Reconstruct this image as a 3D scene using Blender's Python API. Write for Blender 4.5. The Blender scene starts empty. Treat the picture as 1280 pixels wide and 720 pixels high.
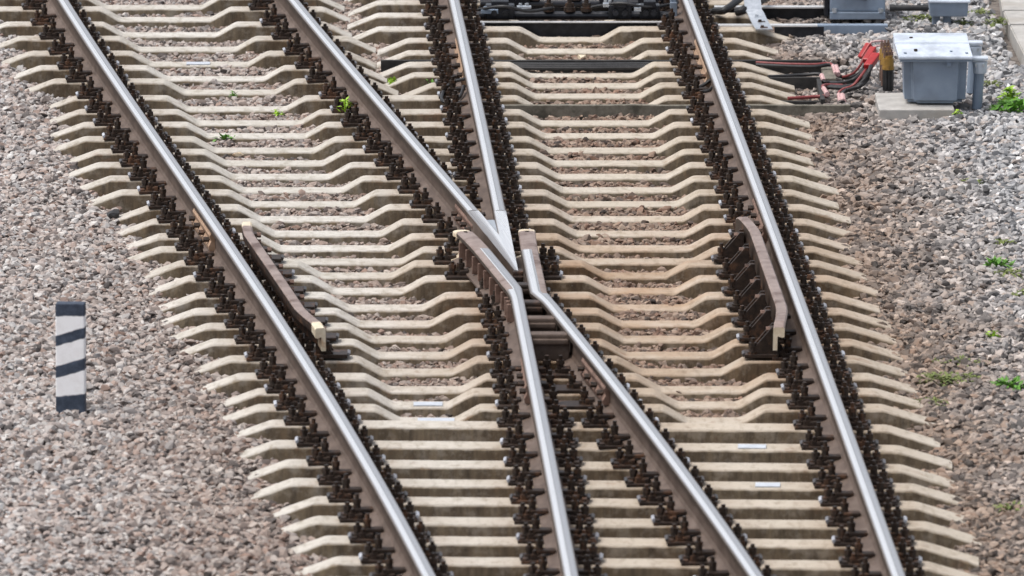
import bpy, bmesh, math, random
import numpy as np
from mathutils import Vector, Matrix
random.seed(7); RNG = np.random.default_rng(11)
R = math.radians

# ------------------------------------------------------------------ camera geometry (survey of the place)
F = 12000.0; PITCH = math.atan(2123/F); CT, ST = math.cos(PITCH), math.sin(PITCH); CAMH = 9.73
def at(u, v, z=0.0):
    xr, yd = (u-640)/F, (v-360)/F
    d = Vector((xr, CT-yd*ST, -ST-yd*CT)); t = (z-CAMH)/d.z
    return Vector((d.x*t, d.y*t, z))
def rowY(v): return at(640, v).y
HEAD = 0.2                                   # rail head above the sleeper seats

S = bpy.context.scene; C = S.collection
# ------------------------------------------------------------------ materials
def newmat(name):
    m = bpy.data.materials.new(name); m.use_nodes = True
    nt = m.node_tree; b = nt.nodes['Principled BSDF']
    return m, nt, b
class G:
    def __init__(s, nt): s.nt = nt; s.L = nt.links
    def n(s, t, **k):
        o = s.nt.nodes.new(t)
        for a, b in k.items(): setattr(o, a, b)
        return o
    def noise(s, scale, vec=None, detail=4, rough=.6):
        o = s.n('ShaderNodeTexNoise'); o.inputs['Scale'].default_value = scale
        o.inputs['Detail'].default_value = detail; o.inputs['Roughness'].default_value = rough
        if vec is not None: s.L.new(vec, o.inputs['Vector'])
        return o.outputs['Fac']
    def ramp(s, fac, stops, interp='LINEAR'):
        o = s.n('ShaderNodeValToRGB'); cr = o.color_ramp; cr.interpolation = interp
        while len(cr.elements) < len(stops): cr.elements.new(.5)
        for e, (p, c) in zip(cr.elements, stops):
            e.position = p; e.color = (*c, 1) if not isinstance(c, (int, float)) else (c, c, c, 1)
        s.L.new(fac, o.inputs['Fac']); return o.outputs['Color']
    def mix(s, fac, a, b, mode='MIX'):
        o = s.n('ShaderNodeMix', data_type='RGBA', blend_type=mode)
        for sock, v in ((o.inputs[0], fac), (o.inputs[6], a), (o.inputs[7], b)):
            if isinstance(v, (int, float)): sock.default_value = v
            elif isinstance(v, tuple): sock.default_value = (*v, 1)
            else: s.L.new(v, sock)
        return o.outputs[2]
    def math(s, op, a, b=None, clamp=False):
        o = s.n('ShaderNodeMath', operation=op, use_clamp=clamp)
        for i, v in enumerate((a, b)):
            if v is None: continue
            if isinstance(v, (int, float)): o.inputs[i].default_value = v
            else: s.L.new(v, o.inputs[i])
        return o.outputs[0]
    def maprange(s, v, a, b, c=0, d=1):
        o = s.n('ShaderNodeMapRange', clamp=True); s.L.new(v, o.inputs[0])
        for i, q in enumerate((a, b, c, d)): o.inputs[i+1].default_value = q
        return o.outputs[0]
    def pos(s): return s.n('ShaderNodeNewGeometry').outputs['Position']
    def obj(s): return s.n('ShaderNodeTexCoord').outputs['Object']
    def sep(s, v):
        o = s.n('ShaderNodeSeparateXYZ'); s.L.new(v, o.inputs[0]); return o.outputs
    def rnd(s): return s.n('ShaderNodeObjectInfo').outputs['Random']
    def scaled(s, v, sc):
        o = s.n('ShaderNodeVectorMath', operation='MULTIPLY'); s.L.new(v, o.inputs[0]); o.inputs[1].default_value = sc
        return o.outputs[0]
    def bump(s, h, strength, dist, b):
        o = s.n('ShaderNodeBump'); o.inputs['Strength'].default_value = strength; o.inputs['Distance'].default_value = dist
        s.L.new(h, o.inputs['Height']); s.L.new(o.outputs[0], b.inputs['Normal'])
def simple(name, c1, c2, scale=25, rough=.6, metal=0, bump=.3, dist=.004, spots=None, spec=.4):
    m, nt, b = newmat(name); g = G(nt); p = g.pos()
    f = g.noise(scale, p, 5, .65)
    col = g.mix(g.maprange(f, .3, .7), c1, c2)
    if spots:
        f2 = g.noise(scale*.35, p, 4, .7); col = g.mix(g.maprange(f2, .52, .68), col, spots)
    nt.links.new(col, b.inputs['Base Color'])
    b.inputs['Roughness'].default_value = rough; b.inputs['Metallic'].default_value = metal
    b.inputs['Specular IOR Level'].default_value = spec
    g.bump(g.noise(scale*3, p, 3), bump, dist, b)
    return m

def concrete_mat():
    m, nt, b = newmat('weathered_concrete'); g = G(nt); p = g.pos(); x, y, z = g.sep(p)
    big = g.noise(2.3, p, 4, .6); fine = g.noise(38, p, 5, .7); mid = g.noise(9, p, 5, .65)
    col = g.ramp(mid, [(.25, (.40, .375, .335)), (.5, (.53, .51, .47)), (.75, (.62, .60, .565))])
    tan = g.math('ADD', g.maprange(x, -1.2, .6), g.math('MULTIPLY', big, .8))
    col = g.mix(g.maprange(tan, .55, 1.7, 0, .75), col, (.45, .375, .285))
    col = g.mix(g.math('MULTIPLY', g.rnd(), .34), col, (.36, .325, .265))
    streak = g.noise(6, g.scaled(p, (3.2, 1, .5)), 5, .7)
    col = g.mix(g.maprange(streak, .5, .72, 0, .6), col, (.20, .165, .115))
    # dirt and algae on the sleeper sides, with their shade painted into the colour
    side = g.n('ShaderNodeAttribute', attribute_name='side_dirt_shade').outputs['Fac']
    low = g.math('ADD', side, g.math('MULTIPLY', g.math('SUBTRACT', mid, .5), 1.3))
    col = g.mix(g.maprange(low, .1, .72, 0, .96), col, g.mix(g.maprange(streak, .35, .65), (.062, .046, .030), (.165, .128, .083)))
    rr = g.n('ShaderNodeAttribute', attribute_name='railrust').outputs['Fac']
    col = g.mix(g.math('MULTIPLY', rr, g.maprange(mid, .25, .7, .2, .95)), col, g.mix(1, col, (.50, .36, .25), 'MULTIPLY'))
    fx_ = g.maprange(g.math('ABSOLUTE', g.math('SUBTRACT', x, .75)), .5, 1.9, 1, 0); fy_ = g.maprange(g.math('ABSOLUTE', g.math('SUBTRACT', y, 54.6)), 1.2, 4.2, 1, 0)
    col = g.mix(g.math('MULTIPLY', g.math('MULTIPLY', fx_, fy_), g.maprange(big, .3, .65, .25, .8)), col, g.mix(1, col, (.70, .50, .36), 'MULTIPLY'))
    blot = g.noise(16, g.scaled(p, (1, 2.2, 1)), 6, .75)
    col = g.mix(g.maprange(blot, .52, .72, 0, .5), col, (.27, .235, .185))
    spots = g.noise(70, p, 2, .5)
    col = g.mix(g.maprange(spots, .66, .74, 0, .55), col, (.16, .14, .12))
    rust = g.noise(4.5, p, 5, .75)
    col = g.mix(g.maprange(rust, .60, .78, 0, .55), col, (.24, .13, .075))
    nt.links.new(col, b.inputs['Base Color']); b.inputs['Roughness'].default_value = .9
    b.inputs['Specular IOR Level'].default_value = .2
    g.bump(g.math('ADD', fine, mid), .45, .006, b); return m
M = {}
M['concrete'] = concrete_mat()
M['dark_steel'] = simple('greasy_dark_steel', (.014, .009, .007), (.05, .032, .023), 30, .5, .2, .5, .004, (.13, .065, .036))
M['bolt'] = simple('greased_bolt_steel', (.014, .010, .008), (.06, .042, .032), 55, .45, .3, .4, .003, (.12, .062, .036))
M['rusty_plate'] = simple('pinkish_rusty_plate', (.13, .075, .055), (.26, .17, .135), 18, .7, .1, .4, .003, (.07, .04, .03))
def lip_mat():
    m, nt, b = newmat('plate_end_pad'); g = G(nt)
    col = g.ramp(g.rnd(), [(0, (.02, .016, .015)), (.45, (.05, .042, .04)), (.65, (.16, .16, .175)), (1, (.46, .48, .53))])
    nt.links.new(col, b.inputs['Base Color']); b.inputs['Roughness'].default_value = .4; return m
M['lip'] = lip_mat()
M['cream'] = simple('cream_paint', (.56, .46, .32), (.74, .66, .52), 18, .5, 0, .2, .002, (.40, .22, .10))
M['check'] = simple('check_rail_worn_steel', (.22, .155, .13), (.38, .30, .265), 12, .42, .3, .3, .002, (.12, .068, .05))
M['fish'] = simple('tan_fishplate', (.26, .16, .10), (.42, .29, .20), 20, .65, 0, .3, .003)
M['box_grey'] = simple('blue_grey_enamel', (.19, .24, .315), (.25, .31, .39), 6, .42, 0, .05, .002, (.17, .205, .255))
M['lid_grey'] = simple('pale_blue_grey_enamel', (.47, .525, .60), (.62, .68, .76), 10, .36, 0, .08, .002, (.36, .40, .46))
M['galv'] = simple('galvanised_steel', (.42, .46, .50), (.68, .71, .75), 26, .33, .7, .1, .001)
M['black_steel'] = simple('black_oily_steel', (.008, .009, .012), (.03, .032, .04), 18, .35, .3, .3, .003)
M['white_edge'] = simple('bright_worn_steel_edge', (.60, .60, .60), (.8, .8, .8), 9, .3, .4, .1, .001)
M['wood'] = simple('grey_weathered_plank', (.11, .10, .08), (.21, .195, .16), 22, .85, 0, .5, .004, (.07, .065, .05))
M['dark_wood'] = simple('dark_trough_board', (.014, .014, .014), (.04, .038, .036), 20, .7, 0, .4, .004)
M['red_cable'] = simple('dull_red_cable', (.17, .028, .03), (.28, .07, .065), 20, .5, 0, .1, .001)
M['red'] = simple('red_sleeve', (.27, .010, .012), (.40, .025, .025), 20, .4, 0, .1, .001)
M['pink_tape'] = simple('faded_pink_tape', (.42, .22, .22), (.62, .45, .44), 60, .6, 0, .1, .001)
M['black_rubber'] = simple('black_rubber', (.012, .012, .013), (.03, .03, .032), 20, .5, 0, .2, .001)
M['ochre'] = simple('ochre_cable_gland', (.27, .15, .03), (.40, .25, .07), 18, .5, .2, .2, .002, (.12, .07, .03))
M['slab'] = simple('pale_concrete_slab', (.30, .29, .275), (.47, .455, .43), 8, .9, 0, .3, .004, (.33, .31, .28))
M['leaf'] = simple('fresh_leaf', (.06, .17, .02), (.14, .33, .035), 30, .5, 0, .1, .001)
M['lime'] = simple('lime_leaf', (.20, .40, .02), (.38, .55, .05), 30, .5, 0, .1, .001)
M['moss'] = simple('mossy_leaf', (.10, .14, .04), (.22, .25, .08), 30, .8, 0, .1, .001)
M['sticker'] = simple('pale_marking_plate', (.40, .43, .48), (.56, .60, .66), 25, .4, 0, .1, .001)

def rail_mats():
    # side: dusty brown with pinkish rust; top: polished running band beside a duller strip
    m, nt, b = newmat('dusty_rail_side'); g = G(nt); p = g.pos()
    f = g.noise(5, g.scaled(p, (3, 1, 3)), 5, .65); f2 = g.noise(40, p, 4, .7)
    col = g.ramp(f, [(.3, (.060, .039, .028)), (.52, (.105, .073, .056)), (.72, (.150, .112, .092))])
    col = g.mix(g.maprange(f2, .55, .75, 0, .5), col, (.085, .05, .035))
    nt.links.new(col, b.inputs['Base Color']); b.inputs['Roughness'].default_value = .65
    g.bump(f2, .3, .003, b)
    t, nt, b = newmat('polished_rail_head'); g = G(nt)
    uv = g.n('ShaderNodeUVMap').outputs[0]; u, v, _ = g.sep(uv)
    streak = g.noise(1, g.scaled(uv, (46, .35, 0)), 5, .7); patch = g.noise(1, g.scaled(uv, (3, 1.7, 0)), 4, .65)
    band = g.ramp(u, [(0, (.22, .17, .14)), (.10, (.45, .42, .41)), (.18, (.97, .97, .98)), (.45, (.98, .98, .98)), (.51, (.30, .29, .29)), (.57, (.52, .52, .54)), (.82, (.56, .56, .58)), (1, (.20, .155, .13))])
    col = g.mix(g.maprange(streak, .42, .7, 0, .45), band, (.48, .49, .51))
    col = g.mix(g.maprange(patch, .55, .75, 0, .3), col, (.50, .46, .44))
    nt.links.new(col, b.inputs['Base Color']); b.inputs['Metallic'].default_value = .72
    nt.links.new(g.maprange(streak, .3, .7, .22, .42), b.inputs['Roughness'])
    return m, t
M['rail_side'], M['rail_top'] = rail_mats()
M['head_side'] = simple('dark_brown_rail_shoulder', (.030, .020, .015), (.062, .043, .033), 12, .55, .2, .3, .002)

def stone_mat():
    m, nt, b = newmat('crushed_granite'); g = G(nt); p = g.pos(); x, y, z = g.sep(p)
    at_ = g.n('ShaderNodeAttribute', attribute_name='shade').outputs['Fac']
    r = g.math('FRACT', g.math('ADD', at_, g.rnd()))
    warm = g.ramp(r, [(0, (.045, .04, .04)), (.10, (.17, .155, .15)), (.22, (.35, .305, .285)), (.42, (.48, .425, .395)), (.55, (.36, .36, .365)), (.68, (.53, .505, .485)), (.80, (.41, .32, .28)), (.87, (.22, .15, .12)), (.93, (.55, .54, .53)), (1, (.66, .65, .63))])
    cool = g.ramp(r, [(0, (.045, .047, .05)), (.14, (.15, .155, .165)), (.34, (.34, .345, .35)), (.52, (.47, .47, .475)), (.66, (.42, .36, .32)), (.80, (.62, .62, .62)), (.90, (.22, .225, .24)), (1, (.86, .86, .86))])
    big = g.noise(1.1, p, 4, .6)
    col = g.mix(g.maprange(g.math('ADD', x, g.math('MULTIPLY', big, 1.4)), 1.9, 2.9), warm, cool)
    # brown brake dust between and beside the tracks, fading out over the shoulder
    d = g.math('ABSOLUTE', g.math('SUBTRACT', x, g.math('MULTIPLY', g.math('SUBTRACT', y, 56), -.055)))
    dust = g.maprange(g.math('ADD', d, g.math('MULTIPLY', g.math('SUBTRACT', big, .5), 1.6)), 2.0, 3.4, .9, 0)
    right = g.maprange(x, -2.2, .6, .35, 1)
    col = g.mix(g.math('MULTIPLY', dust, right), col, g.mix(1, col, (.54, .385, .275), 'MULTIPLY'))
    n = g.noise(55, p, 4, .7)
    col = g.mix(g.maprange(n, .35, .7, 0, .35), col, (.20, .18, .17))
    nt.links.new(col, b.inputs['Base Color']); b.inputs['Roughness'].default_value = .85
    b.inputs['Specular IOR Level'].default_value = .3
    g.bump(n, .5, .004, b); return m
M['stone'] = stone_mat()
def ground_mat():
    m, nt, b = newmat('fine_gravel_bed'); g = G(nt); p = g.pos()
    v = g.n('ShaderNodeTexVoronoi'); v.inputs['Scale'].default_value = 22; nt.links.new(p, v.inputs['Vector'])
    col = g.mix(.6, g.ramp(g.sep(v.outputs['Color'])[0], [(0, (.06, .055, .05)), (.5, (.17, .145, .13)), (1, (.30, .27, .25))]), (.13, .11, .095))
    nt.links.new(col, b.inputs['Base Color']); b.inputs['Roughness'].default_value = .95
    g.bump(v.outputs['Distance'], .8, .02, b); return m
M['ground'] = ground_mat()
def post_mat(h):
    # painted slanted bands: object coordinates, z up the post, x across it
    m, nt, b = newmat('black_white_post_paint'); g = G(nt); o = g.obj(); x, y, z = g.sep(o)
    wob = g.math('MULTIPLY', g.math('SUBTRACT', g.noise(30, o, 3), .5), .014)
    zz = g.math('ADD', z, wob)
    sl = g.math('SUBTRACT', zz, g.math('MULTIPLY', x, .30))
    sl0 = g.math('SUBTRACT', zz, g.math('MULTIPLY', x, .10))
    def inb(v, a, c): return g.math('MULTIPLY', g.maprange(v, a-.003, a+.003), g.maprange(v, c+.003, c-.003))
    k = g.math('ADD', g.maprange(zz, h-.072, h-.066), inb(sl, h-.213, h-.153))
    k = g.math('ADD', k, inb(sl, h-.388, h-.322)); k = g.math('ADD', k, g.maprange(sl0, h-.500, h-.508), True)
    n = g.noise(16, o, 5, .7); n2 = g.noise(60, o, 3, .6)
    wh = g.mix(g.maprange(n, .45, .75, 0, .6), (.92, .92, .93), (.74, .72, .71))
    bl = g.mix(g.maprange(n, .4, .75), (.024, .036, .060), (.075, .10, .145))
    col = g.mix(k, wh, bl)
    col = g.mix(g.maprange(n2, .68, .76, 0, .6), col, (.42, .38, .35))
    nt.links.new(col, b.inputs['Base Color']); b.inputs['Roughness'].default_value = .7
    g.bump(n2, .3, .003, b); return m

# ------------------------------------------------------------------ mesh helpers
def obj(name, bm, mats, parent=None, loc=None, smooth=False, rotz=0.0):
    me = bpy.data.meshes.new(name); bmesh.ops.recalc_face_normals(bm, faces=bm.faces[:]) if len(bm.faces) < 60000 else None
    bm.to_mesh(me); bm.free()
    for m in (mats if isinstance(mats, (list, tuple)) else [mats]): me.materials.append(M[m] if isinstance(m, str) else m)
    if smooth:
        for p in me.polygons: p.use_smooth = True
    o = bpy.data.objects.new(name, me); C.objects.link(o)
    if parent: o.parent = parent
    if loc is not None: o.location = loc
    o.rotation_euler.z = rotz
    return o
def inst(name, me, parent, loc, rotz=0.0):
    o = bpy.data.objects.new(name, me); C.objects.link(o); o.parent = parent; o.location = loc; o.rotation_euler.z = rotz; return o
def tag(o, label=None, cat=None, group=None, kind=None):
    for k, v in (('label', label), ('category', cat), ('group', group), ('kind', kind)):
        if v: o[k] = v
    return o
def empty(name, loc, label, cat, group=None, rotz=0.0):
    o = bpy.data.objects.new(name, None); C.objects.link(o); o.location = loc; o.rotation_euler.z = rotz
    o.empty_display_size = .1
    return tag(o, label, cat, group)
def box(bm, c, s, bev=0.0, rot=None, mi=0, taper=None):
    """box centred at c with size s; taper=(sx,sy) scales the bottom"""
    vs = []
    for dz in (-.5, .5):
        for dx, dy in ((-.5, -.5), (.5, -.5), (.5, .5), (-.5, .5)):
            k = taper if (taper and dz < 0) else (1, 1)
            v = Vector((dx*s[0]*k[0], dy*s[1]*k[1], dz*s[2]))
            if rot is not None: v = rot @ v
            vs.append(bm.verts.new(v+Vector(c)))
    fs = [bm.faces.new([vs[i] for i in q]) for q in ((3, 2, 1, 0), (4, 5, 6, 7), (0, 1, 5, 4), (1, 2, 6, 5), (2, 3, 7, 6), (3, 0, 4, 7))]
    for f in fs: f.material_index = mi
    if bev > 0:
        es = list({e for f in fs for e in f.edges})
        r = bmesh.ops.bevel(bm, geom=es, offset=bev, segments=2, affect='EDGES', profile=.6)
        for f in r['faces']: f.material_index = mi
    return fs
def cyl(bm, c, r, h, n=12, r2=None, axis='z', mi=0, rot=None):
    r2 = r if r2 is None else r2
    a = []; b = []
    for i in range(n):
        t = 2*math.pi*i/n
        for lst, rr, zz in ((a, r, -h/2), (b, r2, h/2)):
            p = Vector((math.cos(t)*rr, math.sin(t)*rr, zz))
            if axis == 'x': p = Vector((p.z, p.x, p.y))
            elif axis == 'y': p = Vector((p.x, p.z, p.y))
            if rot is not None: p = rot @ p
            lst.append(bm.verts.new(p+Vector(c)))
    fs = [bm.faces.new((a[i], a[(i+1) % n], b[(i+1) % n], b[i])) for i in range(n)] + [bm.faces.new(a[::-1]), bm.faces.new(b)]
    for f in fs: f.material_index = mi
def catmull(pts, k=8):
    pts = [Vector(p) for p in pts]; P = [pts[0]*2-pts[1]]+pts+[pts[-1]*2-pts[-2]]; out = []
    for i in range(1, len(P)-2):
        for j in range(k):
            t = j/k; a, b, c, d = P[i-1], P[i], P[i+1], P[i+2]
            out.append(.5*((2*b)+(c-a)*t+(2*a-5*b+4*c-d)*t*t+(3*b-a-3*c+d)*t**3))
    out.append(pts[-1]); return out
def tube(bm, pts, r, n=8, mi=0, smooth=True):
    pts = catmull(pts) if smooth else [Vector(p) for p in pts]
    rings = []; up = Vector((0, .3, 1)).normalized()
    for i, p in enumerate(pts):
        d = (pts[min(i+1, len(pts)-1)]-pts[max(i-1, 0)]).normalized()
        s = d.cross(up)
        if s.length < 1e-3: s = d.cross(Vector((1, 0, 0)))
        s.normalize(); t = s.cross(d)
        rings.append([bm.verts.new(p+(s*math.cos(a)+t*math.sin(a))*r) for a in (2*math.pi*q/n for q in range(n))])
    for a, b in zip(rings, rings[1:]):
        for i in range(n): bm.faces.new((a[i], a[(i+1) % n], b[(i+1) % n], b[i])).material_index = mi
    bm.faces.new(rings[0][::-1]).material_index = mi; bm.faces.new(rings[-1]).material_index = mi
def loft_path(bm, prof, path, zoff=0.0, slots=None, capslot=None, tip=None, origin=Vector((0, 0, 0)), zs=None, wide=None):
    """prof: closed list (offset to the right, z); path: list of (x,y); slots(k)->material for profile edge k; tip(i)->override"""
    uvl = bm.loops.layers.uv.verify(); n = len(prof); P = [Vector((p[0], p[1])) for p in path]; rings = []; dist = 0; D = []
    for i, p in enumerate(P):
        d = (P[min(i+1, len(P)-1)]-P[max(i-1, 0)]).normalized(); r = Vector((d.y, -d.x))
        if i: dist += (p-P[i-1]).length
        D.append(dist); dz = zs[i] if zs else 0
        wk = wide[i] if wide else 1
        rings.append([bm.verts.new(Vector((p.x+r.x*o*(wk if z > .13 else 1), p.y+r.y*o*(wk if z > .13 else 1), z+zoff+dz))-origin) for o, z in prof])
    omin = -.0375; ow = .075
    for i in range(len(P)-1):
        for k in range(n):
            k2 = (k+1) % n
            f = bm.faces.new((rings[i][k], rings[i][k2], rings[i+1][k2], rings[i+1][k]))
            ms = slots(k) if slots else 0
            if tip: ms = tip(i, ms)
            f.material_index = ms
            for lp, (kk, ii) in zip(f.loops, ((k, i), (k2, i), (k2, i+1), (k, i+1))):
                lp[uvl].uv = ((prof[kk][0]-omin)/ow, D[ii])
    a = bm.faces.new(rings[0][::-1]); b = bm.faces.new(rings[-1])
    for f, i in ((a, 0), (b, len(P)-2)): f.material_index = capslot if capslot is not None else (tip(i, 0) if tip else 0)
HALF = [(.075, 0), (.075, .011), (.045, .021), (.020, .032), (.010, .050), (.009, .120), (.014, .134), (.0355, .143), (.0375, .148), (.0370, .168), (.033, .1755), (.020, .1790), (.008, .180)]
RAIL = HALF + [(-o, z) for o, z in HALF[::-1]]
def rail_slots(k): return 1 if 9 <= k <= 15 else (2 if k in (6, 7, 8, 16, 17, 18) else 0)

# ------------------------------------------------------------------ rail alignments (centre lines at head level)
Apx = [(79.4, 0), (138.4, 90), (201.6, 180), (260.3, 270), (322.2, 360), (382, 450), (438, 540), (488.5, 630), (536.5, 720)]
Bpx = [(367, 0), (445, 90), (521.5, 180), (594, 270), (747, 450), (817.5, 540), (884.2, 630), (945, 720)]
Cpx = [(568.4, 0), (587, 90), (607, 180), (627, 270), (662, 450), (680, 540), (698, 630), (714, 720)]
Dpx = [(860.6, 0), (892.8, 90), (928, 180), (959, 270), (1027, 450), (1060, 540), (1092, 630), (1122, 720)]
def fit(px, deg):
    w = [at(u, v, HEAD) for u, v in px]; y = np.array([p.y for p in w]); x = np.array([p.x for p in w])
    c = np.polyfit(y-56, x, deg)
    res = np.abs(np.polyval(c, y-56)-x).max()
    return lambda Y: float(np.polyval(c, Y-56)), res
xA, ra = fit(Apx, 3); xB, rb = fit(Bpx, 3); xC, rc = fit(Cpx, 2); xD, rd = fit(Dpx, 2)
print('fit residuals', ra, rb, rc, rd, 'gauges', [(round(xB(y)-xA(y), 3), round(xD(y)-xC(y), 3)) for y in (47, 52, 56, 60, 65)])
YN, YF = 44.6, 70.2
def path(fx, y0, y1, off=0.0, n=60):
    ys = np.linspace(y0, y1, n); out = []
    for y in ys:
        s = (fx(y+.05)-fx(y-.05))/.1; k = math.hypot(1, s)
        out.append((fx(y)+off/k, y-off*s/k))
    return out
Yv = lambda v, z=HEAD: at(640, v, z).y
def make_rail(name, fx, y0, y1, label, fish=()):
    o0 = Vector((fx(y0), y0, .02))
    bm = bmesh.new(); loft_path(bm, RAIL, path(fx, y0, y1), .02, rail_slots, origin=o0)
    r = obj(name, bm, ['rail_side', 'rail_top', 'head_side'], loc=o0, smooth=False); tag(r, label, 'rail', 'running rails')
    for v0, v1, side, mat in fish:
        ya, yb = sorted((Yv(v0, .12), Yv(v1, .12)))
        bm = bmesh.new()
        pr = [(side*.012, .036), (side*.045, .036), (side*.050, .060), (side*.034, .090), (side*.043, .122), (side*.036, .138), (side*.012, .130)]
        loft_path(bm, pr if side > 0 else pr[::-1], path(fx, ya, yb, n=6), .02, origin=o0)
        obj('fishplate', bm, mat, r)
        for q in np.linspace(ya+.08, yb-.08, 4):
            bm = bmesh.new(); cyl(bm, (0, 0, 0), .017, .035, 6, axis='x')
            obj('fishplate_bolt', bm, 'bolt', r, Vector((fx(q)+side*.055, q, .11))-o0)
    return r
YJ = Yv(263); YL = Yv(474)          # joints above and below the crossing
make_rail('rail', xA, YN, YF, 'leftmost long shiny rail, with the striped post and gravel on its left', [(268, 300, -1, 'fish')])
make_rail('rail', xD, YN, YF, 'rightmost long shiny rail, beside the gravel with the blue grey boxes', [(56, 96, -1, 'fish'), (255, 290, -1, 'rusty_plate')])
make_rail('rail', xB, YJ+.012, YF, 'shiny rail slanting down to the crossing from the top left', [(262, 288, -1, 'rusty_plate')])
make_rail('rail', xC, YJ+.012, YF, 'steep shiny rail running down to the crossing from the top centre', [(54, 94, -1, 'fish')])
make_rail('rail', xB, YN, YL-.001, 'shiny rail slanting from below the crossing to the bottom right', [(455, 492, -1, 'rusty_plate')])
make_rail('rail', xC, YN, YL-.001, 'steep shiny rail running from below the crossing to the bottom centre', [(455, 490, -1, 'rusty_plate')])

# ------------------------------------------------------------------ the crossing frog
frog_y = Yv(345)
frog = empty('crossing_frog', (xC(frog_y), frog_y, .02), 'V shaped steel crossing nose between two flared wing rails where the inner rails meet', 'rail crossing')
fo = frog.location.copy()
hw = .0375
def Lb(y): return xB(y)-hw*1.02
def Rc(y): return xC(y)+hw
ys = np.linspace(YJ, YJ-6, 2400)
ytip = next(y for y in ys if Rc(y)-Lb(y) < .014)
ythr = next(y for y in ys if xB(y)+hw > xC(y)-hw)
left = [(Lb(y), y) for y in np.linspace(YJ, ytip, 12)]; right = [(Rc(y), y) for y in np.linspace(ytip, YJ, 12)]
outl = left+right+[(xC(YJ)-hw, YJ), (xC(ythr)-hw, ythr), (xB(YJ)+hw, YJ)]
bm = bmesh.new(); uvl = bm.loops.layers.uv.verify()
def ztop(y): return HEAD - max(0, (ytip+.9-y))/.9*.010
top = [bm.verts.new(Vector((x, y, ztop(y)))-fo) for x, y in outl]
bot = [bm.verts.new(Vector((x, y, .03))-fo) for x, y in outl]
nl = len(left); nr = len(right); TH = nl+nr+1
fts = [bm.faces.new(top[:nl]+[top[TH], top[TH+1]]), bm.faces.new([top[nl-1]]+top[nl:nl+nr]+[top[nl+nr], top[TH]])]
for ft in fts:
    ft.material_index = 1
    for lp in ft.loops:
        w_ = lp.vert.co+fo; lp[uvl].uv = ((w_.x-Lb(w_.y))/max(.05, Rc(w_.y)-Lb(w_.y))*.45+.05, w_.y)
for i in range(len(outl)): bm.faces.new((top[i], bot[i], bot[(i+1) % len(outl)], top[(i+1) % len(outl)]))
bmesh.ops.triangulate(bm, faces=fts, quad_method='BEAUTY', ngon_method='EAR_CLIP')
es = [e for e in bm.edges if len(e.link_faces) == 2 and len({f.material_index for f in e.link_faces}) == 2]
r_ = bmesh.ops.bevel(bm, geom=es, offset=.006, segments=2, affect='EDGES')
for f in r_['faces']: f.material_index = 1
obj('nose', bm, ['rail_side', 'rail_top'], frog)
# throat filler between the two legs
bm = bmesh.new(); ym = (YJ+ythr)/2
v8 = []
for z in (.03, .190):
    for x, y in ((xB(YJ-.28)+hw+.003, YJ-.28), (xC(YJ-.28)-hw-.003, YJ-.28), (xC(ythr)-hw-.001, ythr+.04)): v8.append(bm.verts.new(Vector((x, y, z))-fo))
bm.faces.new((v8[3], v8[4], v8[5])); bm.faces.new((v8[2], v8[1], v8[0]))
for a, b in ((0, 1), (1, 2), (2, 0)): bm.faces.new((v8[a], v8[b], v8[b+3], v8[a+3]))
obj('throat_block', bm, 'galv', frog)
# wing rails
WING = RAIL
def wing(fx_low, fx_up, off, vk, vtip, flare):
    yk = Yv(vk); yt = Yv(vtip); ctrl = []
    for y in np.linspace(YL+.001, yk-.20, 12): ctrl.append((fx_low(y), y))
    xk0, yk0 = ctrl[-1]
    up = path(fx_up, yk+.26, yt, off, 18)
    L = len(up)
    for i in range(7):      # bend
        t = (i+1)/8; a = Vector((xk0, yk0)); b = Vector(up[0]); kn = Vector((fx_low(yk), yk))
        q = a*(1-t)**2+kn*2*t*(1-t)+b*t*t; ctrl.append((q.x, q.y))
    for i, (x, y) in enumerate(up):
        f = max(0, (i-L*.55)/(L*.45)); ctrl.append((x+flare*f*f, y))
    last = len(ctrl)-2
    # chop the final 0.1 m as the painted tip
    e = Vector(ctrl[-1]); d = (e-Vector(ctrl[-2])).normalized(); ctrl.insert(len(ctrl)-1, tuple(e-d*.17)); last = len(ctrl)-2
    bm = bmesh.new(); zs = [0]*len(ctrl); zs[-1] = -.012
    lo_ = len(ctrl)-18-2
    class Sl:
        i = 0
    def wslot(k):
        if not (9 <= k <= 15): return 4 if k in (6, 7, 8, 16, 17, 18) else 0
        return 10+k
    def wtip(i, s):
        if i >= last: return 2
        if s < 10: return s
        k = s-10
        if i < lo_: return 1
        frac = (i-lo_)/(last-lo_)
        inner = (k <= 12) if off < 0 else (k >= 12)
        return 1 if (inner and frac < .62) else 3
    wide = [1+.34*min(1, max(0, (i-lo_+4)/6)) for i in range(len(ctrl))]
    loft_path(bm, WING, ctrl, .02, wslot, origin=fo, tip=wtip, zs=zs, wide=wide)
    w = obj('wing_rail', bm, ['rail_side', 'rail_top', 'cream', 'check', 'head_side'], frog)
    return w, ctrl
wl, cl = wing(xC, xB, -.135, 368, 284, -.03)
wr, cr = wing(xB, xC, .128, 374, 284, .015)
for w, pts, side in ((wl, cl, -1), (wr, cr, 1)):
    for i in range(14, len(pts)-3, 2):
        p, q = Vector(pts[i]), Vector(pts[i+1]); d = (q-p).normalized(); r = Vector((d.y, -d.x))*side
        bm = bmesh.new(); box(bm, (0, 0, 0), (.045, .022, .105), .004)
        c = p+r*.035; obj('web_rib', bm, 'rusty_plate', w, Vector((c.x, c.y, .10))-fo, rotz=math.atan2(-d.x, d.y))
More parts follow.
